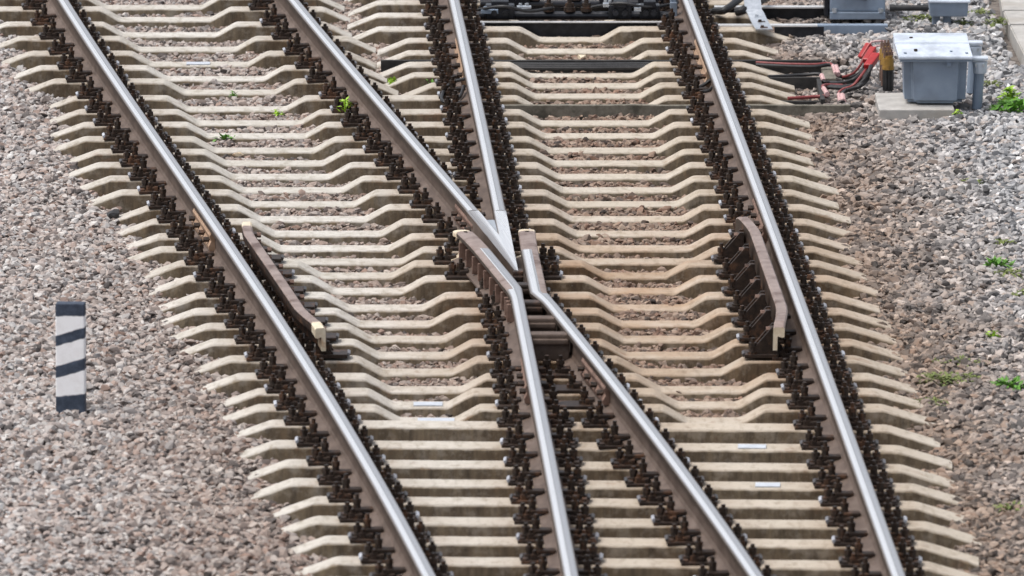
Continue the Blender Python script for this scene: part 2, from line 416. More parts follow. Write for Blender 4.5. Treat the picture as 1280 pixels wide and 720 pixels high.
for v in (349, 366, 388, 408, 428):
    y = Yv(v, .13); xl, xr = xC(y)+.02, xB(y)-.02
    if v < 372: xl, xr = xC(y)+.01, xB(y)+.01
    bm = bmesh.new(); wdt = max(.06, xr-xl); box(bm, (0, 0, -.035), (wdt, .10, .15), .01); box(bm, (0, -.06, .0), (wdt*.98, .03, .03), .008)
    obj('spacer_block', bm, 'dark_steel' if v < 400 else 'rail_side', frog, Vector(((xl+xr)/2, y, .145))-fo)
for fx, side in ((xC, 1), (xB, -1)):    # legs' bolts above the throat
    pass

# ------------------------------------------------------------------ sleepers
rowsU = [124.5, 142, 158, 176, 192, 208.7, 225.5, 243, 261.5, 279.7, 298, 314.5]
rowsM = [332, 351, 372, 392, 411, 431, 452, 474, 493, 513]
rowsL = [536, 561.5, 585.7, 609.5, 632, 657, 681.5, 707.5, 733, 760, 788]
rows1 = [-58, -40, -20, -2, 13, 32, 50, 68.7, 86.7, 103.5]
rows2 = [-58, -42, -27, -12, 5, 21, 38, 52.5, 68, 82.5, 95.5, 108.5]
ltip = {-58: -130, -40: -110, -20: -80, -2: -60, 13: -45, 32: -28, 50: -12, 68.7: 0, 86.7: 12, 103.5: 30, 124.5: 57, 142: 60, 158: 66, 176: 66, 192: 83, 208.7: 82, 225.5: 97, 243: 110, 261.5: 147, 279.7: 150, 298: 157, 314.5: 157, 332: 183, 351: 193, 372: 204, 392: 201, 411: 215, 431: 222, 452: 242, 474: 253, 493: 277, 513: 277, 536: 292, 561.5: 295, 585.7: 311, 609.5: 316, 632: 346, 657: 344, 681.5: 358, 707.5: 370, 733: 385, 760: 398, 788: 412}
rtip = {-58: 950, -42: 955, -27: 960, -12: 965, 5: 975, 21: 980, 38: 990, 52.5: 968, 68: 978, 82.5: 977, 95.5: 988, 108.5: 990, 124.5: 1003, 142: 1007, 158: 1010, 176: 1023, 192: 1023, 208.7: 1038, 225.5: 1043, 243: 1043, 261.5: 1058, 279.7: 1062, 298: 1064, 314.5: 1073, 332: 1078, 351: 1092, 372: 1094, 392: 1108, 411: 1115, 431: 1123, 452: 1129, 474: 1146, 493: 1154, 513: 1163, 536: 1169, 561.5: 1184, 585.7: 1188, 609.5: 1204, 632: 1208, 657: 1221, 681.5: 1217, 707.5: 1226, 733: 1240, 760: 1250, 788: 1262}
rt1 = {-58: 400, -40: 402, -20: 405, -2: 425, 13: 432, 32: 434, 50: 464, 68.7: 464, 86.7: 478, 103.5: 492}
lt2 = {-58: 425, -42: 428, -27: 432, -12: 436, 5: 441, 21: 440, 38: 441, 52.5: 478, 68: 477, 82.5: 477, 95.5: 484, 108.5: 507}
d1s = [(-60, 60), (13, 150), (32, 153), (50, 174), (68.7, 189), (86.7, 208), (103.5, 230), (124.5, 234), (142, 248), (158, 260), (176, 268), (192, 282), (208.7, 290), (225.5, 303), (243, 314), (261.5, 325), (279.7, 343), (298, 350), (314.5, 356), (332, 401), (351, 418), (372, 435), (392, 450), (411, 464), (431, 473), (452, 478), (474, 487), (493, 491), (513, 500)]
d1e = [(-60, 205), (13, 263), (32, 270), (50, 294), (68.7, 309), (86.7, 329), (103.5, 343), (124.5, 356), (142, 374), (158, 381), (176, 392), (192, 403), (208.7, 411), (225.5, 426), (243, 442), (261.5, 457), (279.7, 475), (298, 486), (314.5, 501), (332, 489), (351, 503), (372, 528), (392, 537), (411, 554), (431, 560), (452, 566), (474, 577), (493, 560), (513, 568)]
d2s = [(-60, 640), (21, 655), (38, 675), (52.5, 659), (82.5, 663), (142, 676), (225.5, 704), (279.7, 721), (314.5, 728), (332, 757), (351, 761), (372, 767), (392, 777), (411, 780), (431, 783), (452, 802), (474, 826), (493, 848), (513, 860)]
d2e = [(-60, 740), (38, 751), (52.5, 778), (82.5, 791), (142, 811), (225.5, 840), (279.7, 858), (314.5, 866), (332, 832), (351, 845), (372, 855), (392, 869), (411, 881), (431, 890), (452, 902), (474, 928), (493, 922), (513, 926)]
ip = lambda tab, v: float(np.interp(v, [t[0] for t in tab], [t[1] for t in tab]))
DIP = .075
plates_at = []                        # (sleeper, list) filled below
footprints = []
W_TOP = .205
def smooth_prof(ctrl, r=.018):
    out = [ctrl[0]]
    for a, b, c in zip(ctrl, ctrl[1:], ctrl[2:]):
        va, vb, vc = Vector(a), Vector(b), Vector(c)
        ra = min(r, (vb-va).length*.45); rc = min(r, (vc-vb).length*.45)
        p0 = vb+(va-vb).normalized()*ra; p2 = vb+(vc-vb).normalized()*rc
        for t in (0, .5, 1): q = p0*(1-t)**2+vb*2*t*(1-t)+p2*t*t; out.append((q.x, q.y))
    out.append(ctrl[-1]); return out
def sleeper(v, ul, ur, dips, label, rot=0.0, ref_u=640.0, lbend=.20, rbend=.26, ends=('l', 'r')):
    """v: photo row of the front top edge; ul/ur tips; dips: list of (start,end)"""
    s = at(ref_u, v); Y0 = s.y
    X = lambda u, z=0: at(u, v, z).x
    xl, xr = X(ul)-.035, X(ur)+.03
    ctrl = [(xl, -.085), (xl+lbend+.03, 0.0)]
    for a, b in dips:
        ctrl += [(X(a)-.135, 0.0), (X(a), -DIP), (X(b), -DIP), (X(b)+.135, 0.0)]
    ctrl += [(xr-rbend-.03, 0.0), (xr, -.085)]
    prof = smooth_prof(ctrl)
    xc = (xl+xr)/2; yaw = -rot
    org = Vector((xc, Y0-math.tan(rot)*(xc-s.x)+W_TOP/2, 0))
    bm = bmesh.new(); rings = []; sp = bm.verts.layers.float.new('side_dirt_shade'); ru = bm.verts.layers.float.new('railrust')
    jit = random.uniform(-.004, .004)
    # resample so that edges can be slightly irregular
    st = []
    for (x0, z0), (x1, z1) in zip(prof, prof[1:]):
        k = max(1, int((x1-x0)/.12))
        for i in range(k): t = i/k; st.append((x0+(x1-x0)*t, z0+(z1-z0)*t))
    st.append(prof[-1])
    h = W_TOP/2; ph = random.uniform(0, 6)
    for x, z in st:
        w = .0022*math.sin(x*17+ph)+random.uniform(-.0012, .0012)
        c = .011+random.uniform(-.002, .003)
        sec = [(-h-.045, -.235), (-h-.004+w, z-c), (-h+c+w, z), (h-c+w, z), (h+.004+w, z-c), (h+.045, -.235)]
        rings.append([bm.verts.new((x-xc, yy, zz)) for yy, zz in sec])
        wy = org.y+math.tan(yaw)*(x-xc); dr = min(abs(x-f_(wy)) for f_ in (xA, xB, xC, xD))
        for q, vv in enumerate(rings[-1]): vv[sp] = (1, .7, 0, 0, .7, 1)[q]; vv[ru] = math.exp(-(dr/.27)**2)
    for a, b in zip(rings, rings[1:]):
        for k in range(6): bm.faces.new((a[k], a[(k+1) % 6], b[(k+1) % 6], b[k]))
    bm.faces.new(rings[0][::-1]); bm.faces.new(rings[-1])
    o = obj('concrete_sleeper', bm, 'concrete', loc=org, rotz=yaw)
    tag(o, label, 'sleeper', 'concrete railway sleepers')
    footprints.append((org, yaw, (xr-xl)/2, h+.03, xr-.17, xl+.17))
    return o
ordw = ['first', 'second', 'third', 'fourth', 'fifth', 'sixth', 'seventh', 'eighth', 'ninth', 'tenth', 'eleventh', 'twelfth']
def out_of_view(v): return v < -6 or v > 728
SL = []     # (object, rails present, row)
for i, v in enumerate(rowsU):
    l = f'long twice-dipped concrete sleeper under both tracks, {ordw[len(rowsU)-1-i]} up from the crossing nose'
    SL.append((sleeper(v, ltip[v], rtip[v], [(ip(d1s, v), ip(d1e, v)), (ip(d2s, v), ip(d2e, v))], l), 'ABCD', v))
for i, v in enumerate(rowsM):
    l = f'long twice-dipped concrete sleeper near the check rails, {ordw[i]} down from the crossing nose'
    SL.append((sleeper(v, ltip[v], rtip[v], [(ip(d1s, v), ip(d1e, v)), (ip(d2s, v), ip(d2e, v))], l), 'ABCD', v))
for i, v in enumerate(rowsL):
    l = f'long flat-topped pale concrete sleeper without dips, {ordw[i]} down from the dipped sleepers'
    SL.append((sleeper(v, ltip[v], rtip[v], [], l, rot=R(2.45), ref_u=730), 'ABCD', v))
for i, v in enumerate(rows1):
    l = f'short dipped concrete sleeper under the left track only, {ordw[len(rows1)-1-i]} up from the long sleepers'
    SL.append((sleeper(v, ltip[v], rt1[v], [(ip(d1s, v), ip(d1e, v))], l, rbend=.16), 'AB', v))
for i, v in enumerate(rows2):
    l = f'short tan dipped concrete sleeper under the right track only, {ordw[len(rows2)-1-i]} up from the long sleepers'
    SL.append((sleeper(v, lt2[v], rtip[v], [(ip(d2s, v), ip(d2e, v))], l, lbend=.18), 'CD', v))

# ------------------------------------------------------------------ fastenings: base plate > bolts, pale end lips
def plate_mesh():
    bm = bmesh.new(); box(bm, (0, 0, .009), (.40, .165, .018), .004)
    for sx in (-1, 1):
        box(bm, (sx*.092, 0, .031), (.022, .14, .026), .004)         # rib beside the foot
        box(bm, (sx*.072, 0, .054), (.085, .065, .020), .005)        # clamp on the foot
    for sx in (-1, 1):
        box(bm, (sx*.12, -.035, .028), (.05, .05, .022), .005)
        cyl(bm, (sx*.135, -.045, .032), .020, .028, 6); cyl(bm, (sx*.135, -.045, .055), .010, .02, 6)
        cyl(bm, (sx*.135, .055, .032), .020, .028, 6); box(bm, (sx*.178, 0, .022), (.028, .15, .012), .003)
    me = bpy.data.meshes.new('baseplate'); bmesh.ops.recalc_face_normals(bm, faces=bm.faces[:]); bm.to_mesh(me); bm.free(); me.materials.append(M['dark_steel']); return me
def bolt_mesh(tall):
    bm = bmesh.new(); k = 1.0 if tall else .66
    k *= .97; cyl(bm, (0, 0, .009), .030, .018, 10); cyl(bm, (0, 0, .018+.014*k), .0205, .028*k, 8, r2=.018)
    cyl(bm, (0, 0, .018+.028*k+.012), .0235, .024, 6, r2=.0225); cyl(bm, (0, 0, .042+.028*k+.013*k), .0115, .028*k, 8)
    me = bpy.data.meshes.new('bolt'); bmesh.ops.recalc_face_normals(bm, faces=bm.faces[:]); bm.to_mesh(me); bm.free(); me.materials.append(M['bolt']); return me
def lip_mesh():
    bm = bmesh.new(); box(bm, (0, .01, .010), (.018, .10, .022), .004, rot=Matrix.Rotation(R(24), 3, 'Y'))
    me = bpy.data.meshes.new('plate_lip'); bm.to_mesh(me); bm.free(); me.materials.append(M['lip']); return me
PM, BT, BS, LP = plate_mesh(), bolt_mesh(True), bolt_mesh(False), lip_mesh()
def fasten(o, x, y, ang):
    """plate on sleeper o under a rail at world (x,y)"""
    loc = Matrix.Rotation(-o.rotation_euler.z, 3, 'Z') @ (Vector((x, y, 0))-o.location)
    p = inst('baseplate', PM, o, (loc.x, random.uniform(-.008, .008), 0.0), ang*.5)
    for sx in (-1, 1):
        inst('bolt', BT, p, (sx*.110, random.uniform(-.01, .01), .018+.024), random.uniform(0, 1))
        inst('bolt', BS, p, (sx*.160, random.uniform(-.012, .012), .018), random.uniform(0, 1))
        l = inst('plate_lip', LP, p, (sx*.198, 0, .012), 0 if sx > 0 else math.pi)
def frog_plate(o, xs, y):
    x0, x1 = min(xs)-.19, max(xs)+.19
    bm = bmesh.new(); box(bm, (0, 0, .010), (x1-x0, .17, .020), .004)
    xm = (x0+x1)/2
    for x in xs:
        for s in (-1, 1): box(bm, (x-xm+s*.085, 0, .035), (.05, .08, .03), .006)
    loc = Matrix.Rotation(-o.rotation_euler.z, 3, 'Z') @ (Vector((xm, y, 0))-o.location)
    p = obj('crossing_plate', bm, 'dark_steel', o, (loc.x, 0, 0.0))
    for x, sx in ((x0, 1), (x1, -1)):
        inst('bolt', BT, p, (x-xm+sx*.085, 0, .02)); inst('bolt', BS, p, (x-xm+sx*.035, .0, .02))
        inst('plate_lip', LP, p, (x-xm, 0, .012), math.pi if sx > 0 else 0)
    gaps = sorted(xs)
    for a, b in zip(gaps, gaps[1:]):
        if b-a > .26:
            inst('bolt', BT, p, (a-xm+.115, 0, .02)); inst('bolt', BT, p, (b-xm-.115, 0, .02))
ang = lambda f, y: -math.atan((f(y+.1)-f(y-.1))/.2)
RX = {'A': xA, 'B': xB, 'C': xC, 'D': xD}
for o, rails, v in SL:
    c, s = math.cos(o.rotation_euler.z), math.sin(o.rotation_euler.z)
    def hit(f):
        x = o.location.x
        for _ in range(4): y = o.location.y+(x-o.location.x)*math.tan(o.rotation_euler.z); x = f(y)
        return x, y
    xb, yb = hit(xB) if 'B' in rails else (None, None); xc, yc = hit(xC) if 'C' in rails else (None, None)
    merged = xb is not None and xc is not None and abs(xb-xc) < .42 and v > 150
    for r in rails:
        if merged and r in 'BC': continue
        x, y = hit(RX[r]); fasten(o, x, y, ang(RX[r], y))
    if merged:
        xs = [xb, xc]
        if xb < xc:   # above the crossing: wing rails may lie outside
            if yb < Yv(284): xs = [xb-.135, xc+.128]
        frog_plate(o, xs, yb)

# ------------------------------------------------------------------ check rails
def check_rail(fx, side, v0, v1, rows, label, wd=.046, off=.128):
    """side=+1: check rail on the right of the running rail"""
    ya, yb = Yv(v1, .23), Yv(v0, .23); n = 26; pts = []
    ys = np.linspace(ya, yb, n)
    for i, y in enumerate(ys):
        t = abs(i/(n-1)-.5)*2; fl = .05*max(0, (t-.68)/.32)**1.4
        s = (fx(y+.05)-fx(y-.05))/.1
        pts.append((fx(y)+side*(off+fl)*math.hypot(1, s), y))
    mid = Vector((pts[n//2][0], pts[n//2][1], 0.0))
    root = empty('check_rail', mid, label, 'check rail', 'check rails')
    prof = [(-wd, .176), (-wd-.002, .222), (-wd+.006, .231), (wd-.010, .231), (wd, .222), (wd+.001, .188), (wd+.002, .10), (wd-.022, .10), (wd-.024, .180), (-wd+.012, .172)]
    if side < 0: prof = [(-o, z) for o, z in prof][::-1]
    e0 = Vector(pts[0]); d0 = (Vector(pts[1])-e0).normalized(); pts.insert(1, tuple(e0+d0*.09)) if (Vector(pts[1])-e0).length > .14 else None
    e1 = Vector(pts[-1]); d1 = (Vector(pts[-2])-e1).normalized(); pts.insert(len(pts)-1, tuple(e1+d1*(.25 if side > 0 else .09))) if side < 0 else pts.__setitem__(len(pts)-2, tuple(e1+d1*.26))
    bm = bmesh.new(); m = len(pts)-2; zs = [0]*len(pts); zs[0] = zs[-1] = -.02
    loft_path(bm, prof, pts, 0.0, lambda k: 2 if (prof[k][1]+prof[(k+1) % len(prof)][1])/2 < .21 else 0, origin=mid, tip=lambda i, s: 1 if (i in (0, m) and side > 0) else s, zs=zs, capslot=1)
    obj('guard_bar', bm, ['check', 'cream', 'dark_steel'], root)
    for v in rows:
        y = rowY(v)+W_TOP/2; s = (fx(y+.05)-fx(y-.05))/.1; x = fx(y)+side*off
        br = None
        for k in (-.055, .055):
            bm = bmesh.new()
            tri = [(side*.052, .19), (side*.052, .02), (side*(.205 if side < 0 else .15), .02), (side*(.205 if side < 0 else .15), .04), (side*.075, .19 if side < 0 else .15)]
            a = [bm.verts.new((px, k-.011, pz)) for px, pz in tri]; b = [bm.verts.new((px, k+.011, pz)) for px, pz in tri]
            bm.faces.new(a); bm.faces.new(b[::-1])
            for i in range(5): bm.faces.new((a[i], b[i], b[(i+1) % 5], a[(i+1) % 5]))
            if k < 0:
                box(bm, (side*.135, 0, .025), (.19, .16, .022), .004)
                box(bm, (side*.070, 0, .155), (.030, .09, .05), .006)
            o = obj('bracket', bm, 'dark_steel', root, Vector((x, y, 0))-mid) if k < 0 else obj('gusset', bm, 'dark_steel', br, (0, 0, 0))
            br = br or o
        for zz in (.165, .125):
            bm = bmesh.new(); cyl(bm, (0, 0, 0), .016, .05, 6, axis='x')
            obj('bracket_bolt', bm, 'rusty_plate', br, (side*.085, 0, zz))
        inst('bolt', BT if side < 0 else BS, br, (side*(.185 if side < 0 else .12), -.05, .03))
        inst('plate_lip', LP, br, (side*.234, 0, .018), 0 if side > 0 else math.pi)
    return root
check_rail(xA, 1, 273, 406, [332, 351, 372, 392, 411, 431, 452], 'slim brown check rail with cream painted ends beside the leftmost rail', .029, .140)
check_rail(xD, -1, 268, 405, [332, 351, 372, 392, 411, 431, 452], 'broad brown check rail on black brackets beside the rightmost rail', .031, .122)

# ------------------------------------------------------------------ marking plates on a few sleepers
for row, u, v, sz in ((493, 535, 507, .16), (513, 545, 528, .2), (561.5, 938, 580, .15), (609.5, 958, 627, .13), (68.7, 248, 79, .16)):
    o = min((q for q in SL if 'A' in q[1] or 'C' in q[1]), key=lambda q: abs(q[2]-row))[0]
    z = -DIP if row < 530 else 0
    w = at(u, v, z); loc = Matrix.Rotation(-o.rotation_euler.z, 3, 'Z') @ (w-o.location)
    bm = bmesh.new(); box(bm, (0, 0, .004), (sz, .10, .007), .002); obj('marking_plate', bm, 'sticker', o, (loc.x, -.01, z))

# ------------------------------------------------------------------ ground and ballast
def ballast_z(x, y):
    xa, xd = xA(y), xD(y)
    inside = np.full_like(x, -.112)
    return inside
ax = np.vectorize(lambda y: xA(y)); dx = np.vectorize(lambda y: xD(y))
bm = bmesh.new()
gv = [bm.verts.new((x, y, -.15)) for x, y in ((-400, -300), (400, -300), (400, 900), (-400, 900))]; bm.faces.new(gv)
tag(obj('ground', bm, 'ground'), kind='structure')

def stone_cluster(seed):
    rng = np.random.default_rng(seed); bm = bmesh.new(); ly = bm.verts.layers.float.new('shade')
    for k in range(8):
        r = .0135+.0185*rng.random()**1.6; n = 11
        p = rng.normal(size=(n, 3)); p /= np.linalg.norm(p, axis=1)[:, None]
        p *= r*(.85+.3*rng.random((n, 1))); p *= np.array([1.25, .95, .62+.25*rng.random()])
        a, b = rng.random()*6.28, (rng.random()-.5)*1.1
        Mx = Matrix.Rotation(a, 3, 'Z') @ Matrix.Rotation(b, 3, 'X')
        off = Vector(((rng.random()-.5)*.115, (rng.random()-.5)*.115, (rng.random()-.35)*.030))
        vs = [bm.verts.new(Mx @ Vector(q)+off) for q in p]; sh = rng.random()
        for w in vs: w[ly] = sh
        r_ = bmesh.ops.convex_hull(bm, input=vs)
        bmesh.ops.delete(bm, geom=[e for e in r_['geom_interior'] if isinstance(e, bmesh.types.BMVert)], context='VERTS')
    me = bpy.data.meshes.new('stone_clump'); bmesh.ops.recalc_face_normals(bm, faces=bm.faces[:]); bm.to_mesh(me); bm.free(); me.materials.append(M['stone']); return me
stock = bpy.data.collections.new('stone_stock')
for k in range(16): stock.objects.link(bpy.data.objects.new(f'stone_clump', stone_cluster(100+k)))

GRID = .058
xs_, ys_ = np.meshgrid(np.arange(-5.2, 5.4, GRID), np.arange(44.3, 70.6, GRID))
X = xs_.ravel()+RNG.uniform(-.5, .5, xs_.size)*GRID; Y = ys_.ravel()+RNG.uniform(-.5, .5, xs_.size)*GRID
yy = np.linspace(44, 71, 200); XA = np.interp(Y, yy, [xA(q) for q in yy]); XD = np.interp(Y, yy, [xD(q) for q in yy])
Lside, Rside = XA-X, X-XD
Z = np.full(X.shape, -.118)
Z = np.where(Lside > 0, -.118+.048*np.clip((Lside-.25)/.35, 0, 1), Z)
Z = np.where(Rside > 0, -.118+.030*np.clip((Rside-.45)/.5, 0, 1), Z)
Z += .010*np.sin(X*3.1+1.3*np.sin(Y*1.7))+.008*np.sin(Y*2.3+X*1.1)
keep = np.ones(X.shape, bool)
for org, yaw, hl, hwid, xr_, xl_ in footprints:
    c, s = math.cos(-yaw), math.sin(-yaw); lx = (X-org.x)*c-(Y-org.y)*s; ly = (X-org.x)*s+(Y-org.y)*c
    ins = (np.abs(lx) < hl-.10) & (np.abs(ly) < hwid)
    keep &= ~ins
    ends = (np.abs(lx) < hl+.02) & (np.abs(lx) >= hl-.10) & (np.abs(ly) < hwid+.03)
    Z = np.where(ends, np.minimum(Z, -.090), Z)
def zone(u0, u1, v0, v1, z):
    a, b = at(u0, v0, z), at(u1, v1, z); s0, s1 = at(u1, v0, z), at(u0, v1, z)
    return (X > min(a.x, s1.x)) & (X < max(b.x, s0.x)) & (Y < a.y) & (Y > b.y)
keep &= ~zone(1101, 1191, 110, 139, -.02)
keep &= ~zone(1256, 1330, -25, 74, -.03)
for q in ((958, 1068, 76, 129), (628, 880, 76, 84)): Z = np.where(zone(*q, -.08), np.minimum(Z, -.135), Z)
Z = np.where(zone(1000, 1115, 26, 46, -.08), np.minimum(Z, -.13), Z)
X, Y, Z = X[keep], Y[keep], Z[keep]; N = len(X); print('ballast clumps', N)
me = bpy.data.meshes.new('ballast'); me.vertices.add(N); me.vertices.foreach_set('co', np.stack([X, Y, Z], 1).ravel())
a = me.attributes.new('rot', 'FLOAT_VECTOR', 'POINT'); a.data.foreach_set('vector', np.stack([RNG.normal(0, .13, N), RNG.normal(0, .13, N), RNG.uniform(0, 6.28, N)], 1).ravel())
a = me.attributes.new('scl', 'FLOAT', 'POINT'); a.data.foreach_set('value', RNG.uniform(.74, 1.22, N)*np.where(X > XD[keep], 1.08, np.where(X < XA[keep], .98, .95)))
a = me.attributes.new('pick', 'INT', 'POINT'); a.data.foreach_set('value', RNG.integers(0, 16, N).astype(np.int32))
bal = bpy.data.objects.new('ballast', me); C.objects.link(bal); me.materials.append(M['stone'])
tag(bal, 'crushed granite ballast stones around and between the sleepers', 'ballast', kind='stuff')
ng = bpy.data.node_groups.new('scatter_stones', 'GeometryNodeTree')
ng.interface.new_socket('Geometry', in_out='INPUT', socket_type='NodeSocketGeometry'); ng.interface.new_socket('Geometry', in_out='OUTPUT', socket_type='NodeSocketGeometry')
gi, go = ng.nodes.new('NodeGroupInput'), ng.nodes.new('NodeGroupOutput'); ip_ = ng.nodes.new('GeometryNodeInstanceOnPoints'); ci = ng.nodes.new('GeometryNodeCollectionInfo')
ci.inputs['Collection'].default_value = stock; ci.inputs['Separate Children'].default_value = True; ci.inputs['Reset Children'].default_value = True
def named(n, t):
    o = ng.nodes.new('GeometryNodeInputNamedAttribute'); o.data_type = t; o.inputs['Name'].default_value = n; return o.outputs['Attribute']
ng.links.new(gi.outputs[0], ip_.inputs['Points']); ng.links.new(ci.outputs[0], ip_.inputs['Instance']); ip_.inputs['Pick Instance'].default_value = True
ng.links.new(named('pick', 'INT'), ip_.inputs['Instance Index']); ng.links.new(named('scl', 'FLOAT'), ip_.inputs['Scale'])
e2r = ng.nodes.new('FunctionNodeEulerToRotation'); ng.links.new(named('rot', 'FLOAT_VECTOR'), e2r.inputs[0]); ng.links.new(e2r.outputs[0], ip_.inputs['Rotation'])
ng.links.new(ip_.outputs[0], go.inputs[0])
md = bal.modifiers.new('scatter', 'NODES'); md.node_group = ng

#@@D0
# ------------------------------------------------------------------ striped marker post
pb = at(89, 521, -.085); hpost = .63
bm = bmesh.new(); box(bm, (0, 0, hpost/2-.10), (.158, .10, hpost+.20), .007)
post = obj('marker_post', bm, post_mat(hpost), loc=pb, rotz=R(-3)); post.rotation_euler.x = R(-2)
tag(post, 'short concrete post with slanted black and white bands, standing alone in the left gravel', 'post')

# ------------------------------------------------------------------ hollow steel sleeper with drive rods at the top
def span(u0, u1, v, z): a, b = at(u0, v, z), at(u1, v, z); return a.x, b.x, a.y
def bar(bm, u0, u1, v, z0, z1, dep, bev=.003, mi=0, org=Vector((0, 0, 0))):
    """box along X whose front top edge lies on photo row v at height z1"""
    x0, x1, y = span(u0, u1, v, z1); box(bm, Vector(((x0+x1)/2, y+dep/2, (z0+z1)/2))-org, (x1-x0, dep, z1-z0), bev, mi=mi)
hs_o = at(720, 27, 0); hso = empty('hollow_steel_sleeper', hs_o, 'black hollow steel sleeper with bright upper edge lying across the right track at the top', 'steel sleeper')
bm = bmesh.new(); bar(bm, 598, 836, 28.0, -.14, .012, .012, .002, org=hs_o); obj('side_wall', bm, 'black_steel', hso)
bm = bmesh.new(); bar(bm, 598, 836, 27.6, .0125, .0185, .055, .001, org=hs_o); obj('flange', bm, 'white_edge', hso)
bm = bmesh.new(); bar(bm, 598, 850, 8.5, -.14, .012, .012, .002, org=hs_o); bar(bm, 598, 850, 20, -.14, -.115, .46, .002, org=hs_o); obj('side_wall', bm, 'black_steel', hso)
bm = bmesh.new(); bar(bm, 700, 846, 8.2, .0125, .0185, .06, .001, org=hs_o); obj('flange', bm, 'white_edge', hso)
bm = bmesh.new(); bar(bm, 893, 1022, 31.5, .0, .012, .075, .002, org=hs_o); obj('flange', bm, 'white_edge', hso)
bm = bmesh.new(); bar(bm, 968, 1030, 33.5, -.13, -.001, .012, .002, org=hs_o); obj('side_wall', bm, 'black_steel', hso)
bm = bmesh.new(); bar(bm, 893, 1036, 8.5, .0, .012, .07, .002, org=hs_o); obj('flange', bm, 'white_edge', hso)
bm = bmesh.new(); bar(bm, 893, 1036, 9.5, -.13, -.001, .012, .002, org=hs_o); obj('side_wall', bm, 'black_steel', hso)
def rod(u0, u1, v, z, r, label, bolts, brackets):
    x0, x1, y = span(u0, u1, v, z); o0 = Vector(((x0+x1)/2, y, z))
    root = empty('drive_rod', o0, label, 'point rod', 'point drive rods')
    bm = bmesh.new(); cyl(bm, (0, 0, 0), r, x1-x0, 12, axis='x'); obj('rod', bm, 'black_steel', root, smooth=False)
    for u in bolts:
        bm = bmesh.new(); cyl(bm, (0, 0, .02), .04, .03, 10); cyl(bm, (0, 0, .05), .03, .03, 6); cyl(bm, (0, 0, .08), .016, .04, 8)
        obj('rod_bolt', bm, 'bolt', root, Vector((at(u, v, z).x-o0.x, 0, r-.005)))
    for u, w in brackets:
        bm = bmesh.new(); box(bm, (0, 0, .03), (w, .12, .10), .01); box(bm, (0, -.04, .085), (w*.6, .06, .05), .008); cyl(bm, (w*.2, -.07, .03), .022, .05, 8, axis='y'); cyl(bm, (-w*.2, -.07, .03), .022, .05, 8, axis='y')
        obj('rod_bracket', bm, 'black_steel', root, Vector((at(u, v, z).x-o0.x, 0, 0)))
rod(596, 838, 19.5, .03, .030, 'nearer of the two black drive rods, with upright bolts, across the right track', (686, 712, 733), [(625, .20), (775, .16), (812, .14)])
rod(600, 848, 4.5, .05, .026, 'farther of the two black drive rods, at the very top edge between the rails', (668, 720), [(640, .24), (765, .18), (815, .2)])
for (u, v, z, sx, sy, sz, mt, lab) in ((612, 14, .07, .12, .06, .03, 'box_grey', 'blue grey clamp on the drive rods beside the steep rail'), (842, 13, .07, .05, .07, .12, 'box_grey', 'upright blue grey clamp on the drive rods beside the rightmost rail'), (655, 9, .10, .10, .05, .02, 'galv', 'shiny link plate on the left half of the drive rods'), (760, 6, .11, .07, .05, .03, 'galv', 'shiny link plate right of the middle of the drive rods'), (797, 11, .09, .05, .05, .03, 'galv', 'small shiny link plate nearest the right end of the drive rods')):
    bm = bmesh.new(); box(bm, (0, 0, 0), (sx, sy, sz), .005); cyl(bm, (sx*.2, 0, sz*.6), .014, .03, 6); cyl(bm, (-sx*.25, 0, sz*.6), .012, .03, 6)
    tag(obj('rod_clamp', bm, mt, loc=at(u, v, z)), lab, 'clamp', 'drive rod clamps')
for pts, lab in ((((598, 12, .08), (630, 8, .12), (660, 14, .08), (690, 10, .09)), 'thin black cable looping over the left half of the drive rods'), (((740, 9, .08), (775, 4, .13), (810, 9, .1), (842, 5, .1)), 'thin black cable looping over the right half of the drive rods')):
    bm = bmesh.new(); P = [at(*p) for p in pts]; tube(bm, [p-P[0] for p in P], .011, 8); tag(obj('rod_cable', bm, 'black_rubber', loc=P[0]), lab, 'cable', 'drive rod cables')
# motor beam, point machine, cable box
o0 = at(1060, 43, -.12)
bm = bmesh.new(); bar(bm, 1015, 1110, 31.5, -.075, -.012, .085, .004, org=o0)
tag(obj('mounting_beam', bm, 'box_grey', loc=o0), 'long blue grey steel beam lying on gravel in front of the point machine', 'steel beam')
o0 = at(1072, 26, -.06); s_ = 185.5
pmr = empty('point_machine', o0, 'blue grey point machine housing beside the right track, cut by the top edge', 'point machine')
bm = bmesh.new(); box(bm, (0, .28, .19), (.385, .52, .26), .012); obj('housing', bm, 'box_grey', pmr)
bm = bmesh.new(); box(bm, (0, .28, .333), (.41, .56, .03), .008); obj('cover', bm, 'lid_grey', pmr)
bm = bmesh.new(); box(bm, (0, .27, .035), (.385, .56, .05), .006); obj('foot', bm, 'box_grey', pmr)
for dx_ in (-.16, .16):
    bm = bmesh.new(); cyl(bm, (0, 0, 0), .018, .03, 6); obj('foot_bolt', bm, 'galv', pmr, (dx_, .0, .072))
bm = bmesh.new(); box(bm, (0, 0, 0), (.17, .012, .014), .003, rot=Matrix.Rotation(R(14), 3, 'Y')); cyl(bm, (-.085, -.004, .022), .016, .02, 8, axis='y'); obj('handle', bm, 'black_steel', pmr, (-.02, .012, .17))
bm = bmesh.new(); box(bm, (0, 0, 0), (.03, .30, .22), .008); obj('side_flange', bm, 'black_steel', pmr, (-.215, .2, .13))
o0 = at(1186, 39, -.10)
cbr = empty('cable_box', o0, 'small blue grey box on two short posts behind the larger junction box', 'cable box')
bm = bmesh.new(); box(bm, (0, .12, .150), (.272, .24, .100), .008, taper=(.94, .95)); obj('housing', bm, 'box_grey', cbr)
